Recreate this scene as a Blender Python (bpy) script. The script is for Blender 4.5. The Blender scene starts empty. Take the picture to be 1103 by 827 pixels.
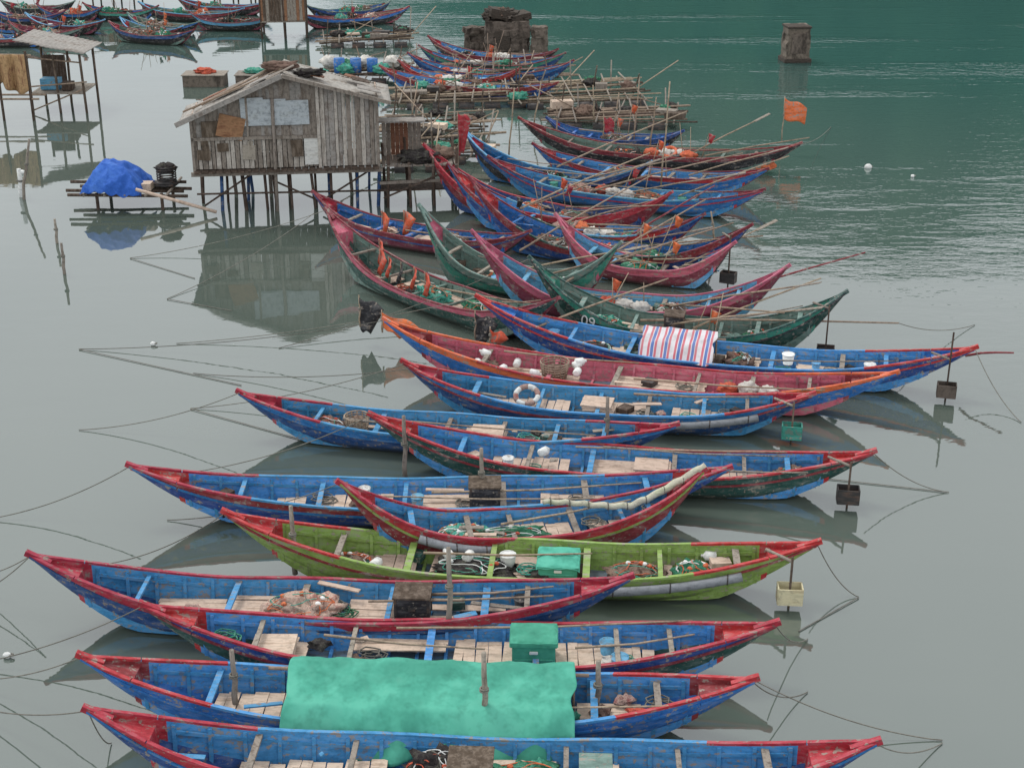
import bpy, math, random, bmesh
from mathutils import Vector, Matrix, noise
random.seed(11)
sc=bpy.context.scene
H=11.5; PITCH=math.radians(22.8); F=1103*50/36.0
cp,sp=math.cos(PITCH),math.sin(PITCH)
def P(u,v,z=0.0):
    """survey helper: photo measurement -> point on the horizontal plane of height z"""
    x=(u-551.5)/F; y=(413.5-v)/F
    d=Vector((x, cp+y*sp, -sp+y*cp))
    t=(z-H)/d.z
    return Vector((0,0,H))+d*t
def V(p):
    q=Vector(p)-Vector((0,0,H))
    dep=q.y*cp-q.z*sp; up=q.y*sp+q.z*cp
    return (551.5+F*q.x/dep, 413.5-F*up/dep)
# ---------------------------------------------------------------- materials
MATS={}
def nodes(name):
    m=bpy.data.materials.new(name); m.use_nodes=True
    nt=m.node_tree; nt.nodes.clear()
    return m,nt,nt.nodes,nt.links
def mixc(N,L,fac,a,b,bt='MIX'):
    n=N.new('ShaderNodeMix'); n.data_type='RGBA'; n.blend_type=bt
    for sock,val in ((n.inputs[0],fac),(n.inputs[6],a),(n.inputs[7],b)):
        if hasattr(val,'is_output'): L.new(val,sock)
        elif isinstance(val,(int,float)): sock.default_value=val
        else: sock.default_value=(*val,1)
    return n.outputs[2]
def ramp(N,L,src,p0,p1,c0=0.0,c1=1.0):
    r=N.new('ShaderNodeMapRange'); r.clamp=True
    L.new(src,r.inputs[0]); r.inputs[1].default_value=p0; r.inputs[2].default_value=p1
    r.inputs[3].default_value=c0; r.inputs[4].default_value=c1
    return r.outputs[0]
def noise_n(N,L,vec,scale,detail=6,rough=.6):
    n=N.new('ShaderNodeTexNoise'); n.inputs['Scale'].default_value=scale
    n.inputs['Detail'].default_value=detail; n.inputs['Roughness'].default_value=rough
    L.new(vec,n.inputs['Vector']); return n.outputs['Fac']
def surf(name,col,wear=(.45,.42,.38),wearamt=.5,rough=.6,dirt=.5,stretch=(1,4,4),scale=2.2,bump=.25,water=False,spec=.35,chip=None):
    if name in MATS: return MATS[name]
    m,nt,N,L=nodes(name)
    tc=N.new('ShaderNodeTexCoord'); oi=N.new('ShaderNodeObjectInfo')
    mp=N.new('ShaderNodeMapping'); mp.inputs['Scale'].default_value=stretch
    ad=N.new('ShaderNodeVectorMath'); ad.operation='ADD'
    cm=N.new('ShaderNodeCombineXYZ'); ml=N.new('ShaderNodeMath'); ml.operation='MULTIPLY'; ml.inputs[1].default_value=37
    L.new(oi.outputs['Random'],ml.inputs[0]); L.new(ml.outputs[0],cm.inputs[0]); L.new(ml.outputs[0],cm.inputs[1])
    L.new(tc.outputs['Object'],ad.inputs[0]); L.new(cm.outputs[0],ad.inputs[1]); L.new(ad.outputs[0],mp.inputs[0])
    v=mp.outputs[0]; v2=ad.outputs[0]
    n1=noise_n(N,L,v,scale,4,.68); n2=noise_n(N,L,v2,scale*5,2,.7)
    c=mixc(N,L,ramp(N,L,n1,.38,.56),tuple(x*.82 for x in col),tuple(min(1,x*1.12+.01) for x in col))
    c=mixc(N,L,ramp(N,L,n1,.50,.64,0,wearamt),c,wear)
    c=mixc(N,L,ramp(N,L,n2,.50,.72,0,dirt),c,tuple(x*.35+.01 for x in col))
    if chip:
        a=N.new('ShaderNodeMath'); a.operation='ADD'; L.new(n1,a.inputs[0]); L.new(n2,a.inputs[1])
        c=mixc(N,L,ramp(N,L,a.outputs[0],1.14,1.18,0,.8),c,chip)
        c=mixc(N,L,ramp(N,L,a.outputs[0],.85,.80,0,.55),c,tuple(x*.45+.03 for x in chip))
    hs=N.new('ShaderNodeHueSaturation'); L.new(c,hs.inputs['Color'])
    L.new(ramp(N,L,oi.outputs['Random'],0,1,.82,1.16),hs.inputs['Value'])
    L.new(ramp(N,L,oi.outputs['Random'],0,1,.488,.508),hs.inputs['Hue'])
    c=hs.outputs[0]
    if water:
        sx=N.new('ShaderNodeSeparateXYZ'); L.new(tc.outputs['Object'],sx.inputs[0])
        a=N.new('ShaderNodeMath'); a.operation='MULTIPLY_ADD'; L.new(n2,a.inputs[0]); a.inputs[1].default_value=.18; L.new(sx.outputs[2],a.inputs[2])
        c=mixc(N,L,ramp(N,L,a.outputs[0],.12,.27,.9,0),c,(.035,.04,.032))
    b=N.new('ShaderNodeBsdfPrincipled'); o=N.new('ShaderNodeOutputMaterial')
    L.new(c,b.inputs['Base Color']); L.new(ramp(N,L,n2,.3,.7,rough-.12,min(1,rough+.15)),b.inputs['Roughness'])
    b.inputs['Specular IOR Level'].default_value=spec
    if bump:
        bp=N.new('ShaderNodeBump'); bp.inputs['Strength'].default_value=bump; bp.inputs['Distance'].default_value=.03
        L.new(n1,bp.inputs['Height']); L.new(bp.outputs[0],b.inputs['Normal'])
    L.new(b.outputs[0],o.inputs[0]); MATS[name]=m; return m
def sh(r,g,b):
    f=lambda c:((c/255+.055)/1.055)**2.4 if c>10 else c/255/12.92
    return (f(r),f(g),f(b))
COL={'blue':sh(40,106,172),'inblue':sh(66,138,194),'dblue':sh(36,72,132),'lblue':sh(96,160,200),'red':sh(168,46,56),'dred':sh(126,46,54),'pink':sh(186,94,114),
'green':sh(128,154,78),'dgreen':sh(38,76,70),'teal':sh(58,138,122),'orange':sh(208,98,58),'maroon':sh(128,58,76),'greygreen':sh(104,130,122),'black':sh(42,42,46),'yellow':sh(206,186,90),'white':sh(210,212,210)}
def paint(k,hull=False):
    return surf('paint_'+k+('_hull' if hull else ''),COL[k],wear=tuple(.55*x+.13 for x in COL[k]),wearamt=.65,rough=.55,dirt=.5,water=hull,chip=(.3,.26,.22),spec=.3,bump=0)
WOOD=surf('weathered_boards',sh(202,182,164),wear=sh(142,120,102),wearamt=.7,rough=.8,dirt=.45,stretch=(1,6,1),spec=.2,bump=0)
WOODG=surf('grey_timber',sh(146,138,128),wear=sh(96,86,76),wearamt=.8,rough=.85,dirt=.7,stretch=(5,5,1),spec=.15,bump=0)
WOODD=surf('dark_timber',sh(84,72,62),wear=sh(120,108,98),wearamt=.6,rough=.85,dirt=.7,stretch=(5,5,1),spec=.15,bump=0)
BAMBOO=surf('bamboo_pole',sh(162,144,124),wear=sh(96,78,64),wearamt=.7,rough=.7,dirt=.6,stretch=(2,2,2),bump=0)
SHEET=surf('roof_sheet',sh(156,152,146),wear=sh(108,96,86),wearamt=.8,rough=.8,dirt=.6,stretch=(1,1,1))
RUST=surf('rusty_sheet',sh(138,100,74),wear=sh(100,60,44),wearamt=.8,rough=.8,dirt=.5)
WHITE=surf('white_plastic',sh(222,224,222),wear=sh(180,178,168),wearamt=.5,rough=.45,dirt=.2,bump=0)
SACK=surf('woven_sack',sh(208,204,196),wear=sh(150,146,140),wearamt=.7,rough=.85,dirt=.4,stretch=(1,1,1),scale=4,bump=.6)
GREYP=surf('grey_foam_roll',sh(132,136,142),wear=sh(96,98,104),wearamt=.5,rough=.5,dirt=.5)
TARPT=surf('teal_tarp_cloth',sh(70,156,134),wear=sh(92,174,152),wearamt=.6,rough=.7,dirt=.3,stretch=(1,1,1),scale=1.2,bump=.25,spec=.2)
TARPB=surf('blue_tarp_cloth',sh(40,92,168),wear=sh(74,122,188),wearamt=.5,rough=.7,dirt=.35,stretch=(1,1,1),bump=.4,spec=.15)
DARK=surf('engine_black',sh(56,54,54),wear=sh(110,84,66),wearamt=.6,rough=.6,dirt=.4,bump=0)
BILGE=surf('wet_bilge',sh(92,102,110),wear=sh(64,118,158),wearamt=.8,rough=.5,dirt=.6,bump=0)
CONC=surf('stained_concrete',sh(108,98,88),wear=sh(54,48,42),wearamt=.9,rough=.9,dirt=.8,stretch=(1,1,.5),scale=1.6,bump=.8)
ROPE=surf('rope_fibre',sh(120,118,110),wear=sh(80,78,70),wearamt=.5,rough=.9,dirt=.4,bump=0)
NETS={}
for k,n_,a,b in(('g','net_green',(54,112,88),(100,150,120)),('b','net_brown',(126,106,94),(86,66,58)),('o','net_orange',(206,110,78),(150,80,70)),('p','net_pale',(180,156,144),(150,92,86)),('d','net_dark',(60,56,56),(90,90,80)),('t','net_teal',(70,150,132),(130,170,150))):
    NETS[k]=surf(n_,sh(*a),wear=sh(*b),wearamt=.9,rough=.95,dirt=.9,stretch=(1,1,1),scale=9,bump=1.2,spec=.1)
# ---------------------------------------------------------------- mesh builder
class MB:
    def __init__(s): s.v=[];s.f=[];s.m=[];s.sm=[];s.mats=[]
    def mi(s,mat):
        if mat not in s.mats: s.mats.append(mat)
        return s.mats.index(mat)
    def add(s,vs,fs,mat,smooth=False):
        o=len(s.v); s.v+= [tuple(x) for x in vs]; k=s.mi(mat)
        for f in fs: s.f.append([i+o for i in f]); s.m.append(k); s.sm.append(smooth)
    def box(s,c,size,mat,rot=None):
        c=Vector(c); R=rot or Matrix.Identity(3); vs=[]
        for z in(-.5,.5):
            for y in(-.5,.5):
                for x in(-.5,.5): vs.append(c+R@Vector((x*size[0],y*size[1],z*size[2])))
        s.add(vs,[(0,2,3,1),(4,5,7,6),(0,1,5,4),(2,6,7,3),(0,4,6,2),(1,3,7,5)],mat)
    def bar(s,a,b,w,h,mat):
        a=Vector(a);b=Vector(b);d=b-a
        if d.length<1e-5:return
        x=d.normalized(); up=Vector((0,0,1)) if abs(x.z)<.95 else Vector((1,0,0))
        y=up.cross(x).normalized(); z=x.cross(y)
        s.box((a+b)/2,(d.length,w,h),mat,Matrix((x,y,z)).transposed())
    def tube(s,pts,r,mat,n=6,r1=None):
        pts=[Vector(p) for p in pts]; r1=r if r1 is None else r1; vs=[];fs=[];K=len(pts)
        for i,p in enumerate(pts):
            t=(pts[min(i+1,K-1)]-pts[max(i-1,0)]).normalized()
            up=Vector((0,0,1)) if abs(t.z)<.9 else Vector((1,0,0))
            y=up.cross(t).normalized(); z=t.cross(y); rr=r+(r1-r)*i/(K-1)
            for k in range(n):
                a=2*math.pi*k/n; vs.append(p+y*math.cos(a)*rr+z*math.sin(a)*rr)
        for i in range(K-1):
            for k in range(n):
                a=i*n+k;b=i*n+(k+1)%n; fs.append((a,b,b+n,a+n))
        fs.append(tuple(range(n))[::-1]); fs.append(tuple((K-1)*n+k for k in range(n)))
        s.add(vs,fs,mat,True)
    def torus(s,c,R,r,mat,rot=None,a0=0,a1=2*math.pi,n=18):
        Rm=rot or Matrix.Identity(3)
        s.tube([Vector(c)+Rm@Vector((math.cos(a0+(a1-a0)*i/n)*R,math.sin(a0+(a1-a0)*i/n)*R,0)) for i in range(n+1)],r,mat,7)
    def blob(s,c,size,mat,amp=.25,freq=2.5,nu=22,nv=14,flat=None):
        c=Vector(c); off=Vector((random.random()*50,random.random()*50,0)); vs=[];fs=[]
        for j in range(nv+1):
            th=math.pi*j/nv
            for i in range(nu):
                ph=2*math.pi*i/nu; d=Vector((math.sin(th)*math.cos(ph),math.sin(th)*math.sin(ph),math.cos(th)))
                k=1+amp*noise.noise(d*freq+off)*1.6+amp*.6*noise.noise(d*freq*2.4+off)+amp*.32*noise.noise(d*freq*6+off)
                p=Vector((d.x*size[0]*k,d.y*size[1]*k,d.z*size[2]*k))
                if flat is not None: p.z=max(p.z,flat)
                vs.append(c+p)
        for j in range(nv):
            for i in range(nu):
                fs.append((j*nu+i,(j+1)*nu+i,(j+1)*nu+(i+1)%nu,j*nu+(i+1)%nu))
        s.add(vs,fs,mat,True)
    def grid(s,fn,nu,nv,mat,smooth=True):
        vs=[fn(i/nu,j/nv) for j in range(nv+1) for i in range(nu+1)]; w=nu+1
        s.add(vs,[(j*w+i,j*w+i+1,(j+1)*w+i+1,(j+1)*w+i) for j in range(nv) for i in range(nu)],mat,smooth)
    def obj(s,name,parent=None,loc=None,rot=None,solid=0,bevel=0):
        me=bpy.data.meshes.new(name); me.from_pydata(s.v,[],s.f)
        for m in s.mats: me.materials.append(m)
        me.polygons.foreach_set('material_index',s.m); me.polygons.foreach_set('use_smooth',s.sm); me.update()
        o=bpy.data.objects.new(name,me); sc.collection.objects.link(o)
        if parent: o.parent=parent
        if loc is not None: o.location=loc
        if rot is not None: o.rotation_euler=rot
        if solid: md=o.modifiers.new('s','SOLIDIFY'); md.thickness=solid
        if bevel: md=o.modifiers.new('b','BEVEL'); md.width=bevel; md.segments=2
        return o
def empty(name,loc=(0,0,0),yaw=0):
    e=bpy.data.objects.new(name,None); sc.collection.objects.link(e); e.location=loc; e.rotation_euler=(0,0,yaw); e.empty_display_size=.3; return e
R=random.uniform
def rz(a): return Matrix.Rotation(a,3,'Z')
# ---------------------------------------------------------------- boats
def boat(lt,rt,vmid,beam=1.3,top='blue',low='dblue',rail='red',railmid=None,inn='inblue',endc='red',wale=None,items=(),detail=2,zst=.85,g0=.42,fixz=None,planks=None,pw=2.6,nets=2):
    zt=.9
    if fixz is None:
        lo,hi=.55,2.0
        for _ in range(25):
            zt=(lo+hi)/2
            A=P(lt[0],lt[1],zt);B=P(rt[0],rt[1],zt*zst); C=(A+B)/2; C.z=g0
            if V(C)[1]<vmid: lo=zt
            else: hi=zt
    else: zt=fixz
    A=P(lt[0],lt[1],zt);B=P(rt[0],rt[1],zt*zst)
    zb,zs=zt,zt*zst
    d=B-A; d.z=0; Ln=d.length; yaw=math.atan2(d.y,d.x); C=(A+B)/2; C.z=0
    E=empty('fishing_boat',C,yaw)
    hl=Ln/2; hb=beam/2
    def g(s): return g0+((zb if s<0 else zs)-g0)*abs(s)**pw
    def kz(s):
        t=max(0,(abs(s)-.5)/.5); return -.14+((zb if s<0 else zs)-.03+.14)*t**1.9
    def hw(s): return max(.03,hb*max(0,1-abs(s)**2.3)**.85)
    def fl(s):
        if abs(s)>.84: return g(s)-.07
        return max(.04,kz(s)+.05)
    K=44 if detail>1 else 24
    S=[-1+2*i/K for i in range(K+1)]
    for e in(-.84,.84): S+= [e-.003,e+.003]
    S.sort()
    h=MB(); rings=[]
    ph=R(0,9)
    for s_ in S:
        w=hw(s_)*(1+.02*math.sin(s_*11+ph));gg=g(s_)+.012*math.sin(s_*9+ph);k=min(kz(s_),gg-.05);f=fl(s_);D=gg-k;x=s_*hl
        wi=max(.008,w-.04); wf=max(.004,min(wi,.74*w))
        if abs(s_)>.84: wf=wi*.99
        f=min(f,gg-.02)
        half=[(w,gg),(w*.97,gg-D*.26),(w*.86,gg-D*.56),(w*.62,gg-D*.85),(0,k)]
        ring=[(x,-a,b) for a,b in half]+[(x,a,b) for a,b in half[::-1][1:]]
        ring+=[(x,wi,gg),(x,(wi+wf)/2+.01*(abs(s_)<.84),(gg*.5+f*.5)),(x,wf,f),(x,0,f),(x,-wf,f),(x,-(wi+wf)/2-.01*(abs(s_)<.84),(gg*.5+f*.5)),(x,-wi,gg)]
        rings.append(ring)
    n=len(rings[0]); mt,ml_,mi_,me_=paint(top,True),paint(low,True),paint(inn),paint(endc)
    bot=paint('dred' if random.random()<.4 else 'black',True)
    for i in range(len(S)-1):
        a,b=rings[i],rings[i+1]; sm=(S[i]+S[i+1])/2; end=abs(sm)>.8
        for k in range(n):
            k2=(k+1)%n
            if k in(0,7): m=mt
            elif k in(1,6): m=ml_
            elif k in(2,5): m=ml_
            elif k in(3,4): m=bot
            elif k in(8,15): m=mi_
            elif k in(9,10,13,14): m=me_ if end else mi_
            else: m=me_ if end else BILGE
            h.add([a[k],b[k],b[k2],a[k2]],[(0,1,2,3)],m)
    hull=h.obj('hull',E)
    bm=bmesh.new(); bm.from_mesh(hull.data); bmesh.ops.remove_doubles(bm,verts=bm.verts,dist=.0006); bmesh.ops.recalc_face_normals(bm,faces=bm.faces); bm.to_mesh(hull.data); bm.free()
    r=MB(); mr=paint(rail); mrm=paint(railmid) if railmid else mr; mw=paint(wale or top)
    def strip(fy,fz,w,hh,matf):
        for sg in(-1,1):
            for i in range(len(S)-1):
                if S[i+1]-S[i]<.01: continue
                pa=Vector((S[i]*hl,sg*fy(S[i]),fz(S[i])));pb=Vector((S[i+1]*hl,sg*fy(S[i+1]),fz(S[i+1])))
                dd=(pb-pa).normalized()*.006
                r.bar(pa-dd,pb+dd,w,hh,matf((S[i]+S[i+1])/2))
    wv=lambda s:1+.02*math.sin(s*11+ph)
    gv=lambda s:g(s)+.012*math.sin(s*9+ph)
    strip(lambda s:hw(s)*wv(s)-.012,lambda s:gv(s)+.012,.056,.036,lambda s:mr if (not railmid or abs(s)>.6) else mrm)
    strip(lambda s:hw(s)*wv(s)*.985+.004,lambda s:gv(s)-.22*(g(s)-kz(s)),.028,.035,lambda s:mw)
    for sg,zz in((-1,zb),(1,zs)):
        r.bar((sg*(hl-.28),0,g(sg*(1-.28/hl))-.02),(sg*(hl+.07),0,zz+.05),.08,.08,mr)
    r.obj('gunwale_rail',E)
    q=MB(); nr=int(Ln*.82/.42)
    for i in range(nr+1):
        s_=-.8+1.6*i/nr; w=hw(s_); gg=g(s_); f=fl(s_); wi=w-.05; wf=.74*w
        for sg in(-1,1):
            q.bar((s_*hl,sg*wi,gg-.03),(s_*hl,sg*(wi+wf)/2,(gg+f)/2),.045,.05,mi_)
            q.bar((s_*hl,sg*((wi+wf)/2),(gg+f)/2),(s_*hl,sg*wf*.97,f+.02),.045,.05,mi_)
        q.bar((s_*hl,-wf,f+.02),(s_*hl,wf,f+.02),.05,.04,mi_)
    for s_ in(-.62,-.34,-.06,.24,.5,.7):
        s_+=R(-.04,.04); w=hw(s_)-.04
        q.bar((s_*hl,-w,g(s_)-.07),(s_*hl,w,g(s_)-.07),R(.06,.11),.04,mi_ if random.random()<.5 else WOODG)
    for sg in(-1,1):
        pts=[(s_*hl,sg*(hw(s_)-.065),g(s_)-.13) for s_ in [-.8+1.6*i/16 for i in range(17)]]
        for a,b in zip(pts,pts[1:]): q.bar(a,b,.03,.05,mi_)
    q.obj('ribs_and_thwarts',E)
    pb=MB()
    segs=planks if planks is not None else [(R(-.66,-.5),R(-.25,-.15)),(R(-.12,-.04),R(.2,.3)),(R(.32,.38),R(.55,.68))]
    for a,b in segs:
        x=a*hl; cross=random.random()<.4; zf=.19
        if cross:
            while x<b*hl:
                wd=R(.12,.24); s_=x/hl; w=(hw(s_)-.1)*.92
                if random.random()>.08: pb.box((x+wd/2,R(-.03,.03),max(zf,kz(s_)+.1)+R(0,.02)),(wd-.012,2*w*R(.85,1),.022),WOOD,rz(R(-.05,.05)))
                x+=wd
        else:
            xs=a*hl
            while xs<b*hl-.3:
                ln=min(R(.9,1.6),b*hl-xs); sc_=(xs+ln/2)/hl; w=min(hw(xs/hl),hw((xs+ln)/hl))*.88-.05; y=-w
                while y<w-.06:
                    wd=min(R(.13,.24),w-y)
                    if random.random()>.06: pb.box((xs+ln/2+R(-.03,.03),y+wd/2,max(zf,kz(sc_)+.1)+R(0,.025)),(ln-.03,wd-.012,.022),WOOD,rz(R(-.02,.02)))
                    y+=wd
                xs+=ln
    if pb.v: pb.obj('floor_boards',E)
    ctx=dict(E=E,hl=hl,hw=hw,g=g,Ln=Ln,zb=zb,zs=zs)
    rp=MB()
    for _ in range(random.randint(1,3)):
        ln=R(.25,.5)*Ln; x0=R(-.6,.5)*hl; x1=min(.75*hl,x0+ln); y0=R(-.35,.35)*beam; y1=max(-.4,min(.4,y0/beam+R(-.25,.25)))*beam
        z0=.47+R(0,.08); z0=max(z0,g(x0/hl)+.02);z1=max(z0,g(x1/hl)+.03)
        rp.tube([(x0,y0,z0),((x0+x1)*.5,(y0+y1)/2+R(-.03,.03),(z0+z1)/2-.03),(x1,y1,z1)],R(.014,.026),BAMBOO if random.random()<.7 else WOODG,6,.012)
    rp.obj('bamboo_poles',E)
    if detail>1 or random.random()<.6:
        for _ in range(random.randint(0,nets)):
            b_=MB(); k=random.choice('gbdtdb'); s_=random.choice((-.7,-.2,.08,.42,.66))+R(-.06,.06)
            b_.blob((s_*hl,R(-.1,.1),.2),(R(.2,.36),R(.16,.28),R(.07,.13)),NETS[k],.4,3,flat=-.05); b_.obj('fishing_net',E)
        rc=MB()
        for _ in range(3):
            s_=R(-.75,.75); pts=[]; c=Vector((s_*hl,R(-.2,.2),.22+max(0,kz(s_)+.1)))
            for i in range(46): a=i*.55; rr=.12+.05*math.sin(i*.7)+R(-.02,.02); pts.append(c+Vector((math.cos(a)*rr*1.3,math.sin(a)*rr,i*.0016)))
            rc.tube(pts,.011,ROPE if random.random()<.6 else NETS[random.choice('gto')],5)
        rc.obj('rope_coil',E)
        gr=MB()
        for _ in range(random.randint(5,9)):
            s_=R(-.72,.72); x=s_*hl; y=R(-.6,.6)*hw(s_); z=.2+max(0,kz(s_)+.1); k=random.random()
            if k<.2:
                mt2=random.choice((WHITE,paint('teal'),paint('black'),paint('lblue'),paint('white'))); rr=R(.09,.13)
                gr.tube([(x,y,z),(x,y,z+rr*1.7)],rr*.8,mt2,12,rr); gr.torus((x,y,z+rr*1.7),rr,.012,mt2,n=12)
            elif k<.5: gr.blob((x,y,z+.05),(R(.1,.2),R(.08,.16),R(.04,.08)),random.choice((NETS['p'],NETS['b'],NETS['t'],SACK,paint('greygreen'),NETS['d'],NETS['o'])),.45,3,14,8,flat=-.05)
            elif k<.7: gr.box((x,y,z+.06),(R(.15,.35),R(.12,.25),R(.08,.14)),random.choice((WOODD,WOOD,DARK,paint('dgreen'))),rz(R(0,1.5)))
            else: gr.bar((x,y,z+.2),(x+R(-.8,.8),y+R(-.2,.2),z+.22),R(.05,.12),.02,random.choice((WOOD,WOODG,mi_)))
        gr.obj('loose_gear',E,bevel=.004)
    for it in items: ITEMS[it[0]](ctx,*it[1:])
    return ctx
def i_engine(c,s,y=0,col='black',sz=(.5,.42,.42)):
    m=MB(); x=s*c['hl']; mt=paint(col) if col in COL else TARPT
    m.box((x,y,.2+sz[2]/2),sz,mt); m.box((x,y,.2+sz[2]+.015),(sz[0]+.06,sz[1]+.06,.035),WOODD if col=='black' else mt)
    m.box((x-sz[0]/2-.01,y,.2+sz[2]*.5),(.025,sz[1]*.5,.05),DARK); m.box((x,y-sz[1]/2-.01,.2+sz[2]*.6),(.1,.025,.06),DARK)
    for dx in(-1,1):
        for dy in(-1,1): m.box((x+dx*(sz[0]/2-.01),y+dy*(sz[1]/2-.01),.2+sz[2]/2),(.04,.04,sz[2]-.02),DARK if col=='black' else mt)
    m.obj('engine_box',c['E'],bevel=.008)
def i_cooler(c,s,y=0,sz=(.6,.48,.4)):
    m=MB(); x=s*c['hl']; z=.24
    m.box((x,y,z+sz[2]*.4),(sz[0],sz[1],sz[2]*.8),TARPT); m.box((x,y,z+sz[2]*.9+.004),(sz[0]+.05,sz[1]+.05,sz[2]*.2),TARPT)
    m.box((x,y-sz[1]/2-.012,z+sz[2]*.6),(.12,.02,.05),WHITE)
    m.box((x,y-sz[1]/2-.005,z+sz[2]*.3),(sz[0]*.9,.02,.03),TARPT)
    m.grid(lambda a,b:Vector((x-sz[0]*.56+a*sz[0]*1.12,y-sz[1]*.56+b*sz[1]*1.12,z+sz[2]+.012+.03*noise.noise(Vector((a*4+x,b*4,0)))+.012-.1*max(0,abs(a-.5)*2-.86)*3-.1*max(0,abs(b-.5)*2-.86)*3)),20,18,TARPT)
    m.obj('cooler_box',c['E'],bevel=.012)
def i_net(c,s,y,k,sx=.5,sy=.35,sz=.22):
    m=MB(); m.blob((s*c['hl'],y,.25),(sx,sy,sz),NETS[k],.36,3,34,20,flat=-.08)
    m.blob((s*c['hl']+sx*.5,y+.05,.22),(sx*.5,sy*.7,sz*.7),NETS[k],.4,3,flat=-.06)
    m.blob((s*c['hl']-sx*.6,y-.05,.2),(sx*.4,sy*.6,sz*.5),NETS[random.choice('dbg')],.4,3,flat=-.06)
    for q in range(4):
        ps=[];a=R(0,6.28);rr=R(.3,.9);hd=R(0,6.28)
        X,Y=math.cos(a)*rr,math.sin(a)*rr
        for i in range(40):
            hd+=R(-.6,.6); X+=math.cos(hd)*.12; Y+=math.sin(hd)*.12
            l=math.hypot(X,Y)
            if l>.95: X*=.93/l;Y*=.93/l;hd+=1.2
            l=min(.95,math.hypot(X,Y)); ps.append(Vector((s*c['hl']+X*sx,y+Y*sy,.27+sz*math.sqrt(1-l*l)*1.04)))
        m.tube(ps,.009,random.choice((ROPE,NETS['t'],NETS['o'],WHITE)),4)
    for i in range(5): a=R(0,6.28); m.blob((s*c['hl']+math.cos(a)*sx*.6,y+math.sin(a)*sy*.5,.27+sz*.8),(.045,.035,.035),WHITE if i%2 else NETS['o'],.1,2,8,6)
    m.obj('fishing_net',c['E'])
def i_sacks(c,s,n=3):
    m=MB()
    for i in range(n): m.blob((s*c['hl']+i*.4-.2*n,R(-.15,.15),.36+R(0,.06)),(R(.2,.28),R(.15,.2),R(.12,.16)),SACK if i%3 else NETS['o'],.25,2.5)
    m.obj('sacks',c['E'])
def i_floats(c,s,n=4,spread=.35,lift=.0):
    m=MB()
    for i in range(n):
        x=s*c['hl']+R(-spread,spread); y=R(-.35,.35); z=.42+lift+R(-.1,.08); a=R(0,3.1); d=Vector((math.cos(a),math.sin(a),R(-.2,.3)))*.1; p=Vector((x,y,z))
        for q0,q1,r0,r1 in((-1.15,-1,.05,.08),(-1,.6,.08,.08),(.6,1,.08,.03),(1,1.3,.03,.03)): m.tube([p+d*q0,p+d*q1],r0,WHITE,10,r1)
    m.obj('float_jugs',c['E'])
def i_ring(c,s,y,col='orange'):
    m=MB(); x=s*c['hl']; Rm=Matrix.Rotation(.5,3,'X'); mt=WHITE if col=='white' else paint(col)
    for k in range(8): m.torus((x,y,.46),.22,.055,mt if k%2 or col=='orange' else NETS['p'],Rm,k*math.pi/4,(k+1)*math.pi/4,5)
    m.obj('life_ring',c['E'])
def i_pipe(c,s0,s1,side=-1):
    m=MB(); pts=[(s*c['hl'],side*(c['hw'](s)+.07),c['g'](s)-.14) for s in [s0+(s1-s0)*i/10 for i in range(11)]]
    m.tube(pts,.07,GREYP,12)
    for i in(1,5,9): m.torus(pts[i],.076,.01,DARK,Matrix.Rotation(math.pi/2,3,'Y'),n=10)
    m.obj('foam_fender',c['E'])
def i_rudder(c,col='grey',side=-1,pole=.1):
    m=MB(); x=c['hl']*.9; zg=c['g'](.9); y=side*.42
    m.tube([(x-.3,0,zg-.02),(x+.05,y,zg+.02)],.025,WOODG,6); m.tube([(x+.05,y,-.3),(x+.05,y,zg+pole)],.02,WOODD,6)
    mt={'grey':CONC,'white':surf('cream_box',sh(200,192,160),wear=sh(140,120,90),rough=.7),'green':paint('teal'),'dark':DARK}[col]
    w=.36;z0=.16
    for dx,dy,sx,sy in((0,-.12,w,.02),(0,.12,w,.02),(-w/2,0,.02,.24),(w/2,0,.02,.24)): m.box((x+.05+dx,y+dy,z0+.1),(sx,sy,.27),mt,rz(0))
    m.box((x+.05,y,z0-.02),(w,.24,.02),mt)
    m.obj('bait_box',c['E'])
def i_roll(c,s0,s1,z=.75,mat=None,y=0,r=.07):
    m=MB(); pts=[]
    for i in range(44):
        t=i/43; s=s0+(s1-s0)*t; pts.append(Vector((s*c['hl'],y+.05*math.sin(t*9)+R(-.01,.01),max(z-.15*math.sin(t*3.14),c['g'](s)+.04)+.015*math.sin(i*1.3))))
    m.tube(pts,r*.6,mat or surf('canvas_cloth',sh(206,204,184),wear=sh(150,170,130),rough=.85,bump=1),9,r)
    for i in range(2,43,5): m.torus(pts[i],r*.9,.01,ROPE,Matrix.Rotation(math.pi/2,3,'Y'),n=8)
    m.obj('rolled_sail',c['E'])
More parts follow.
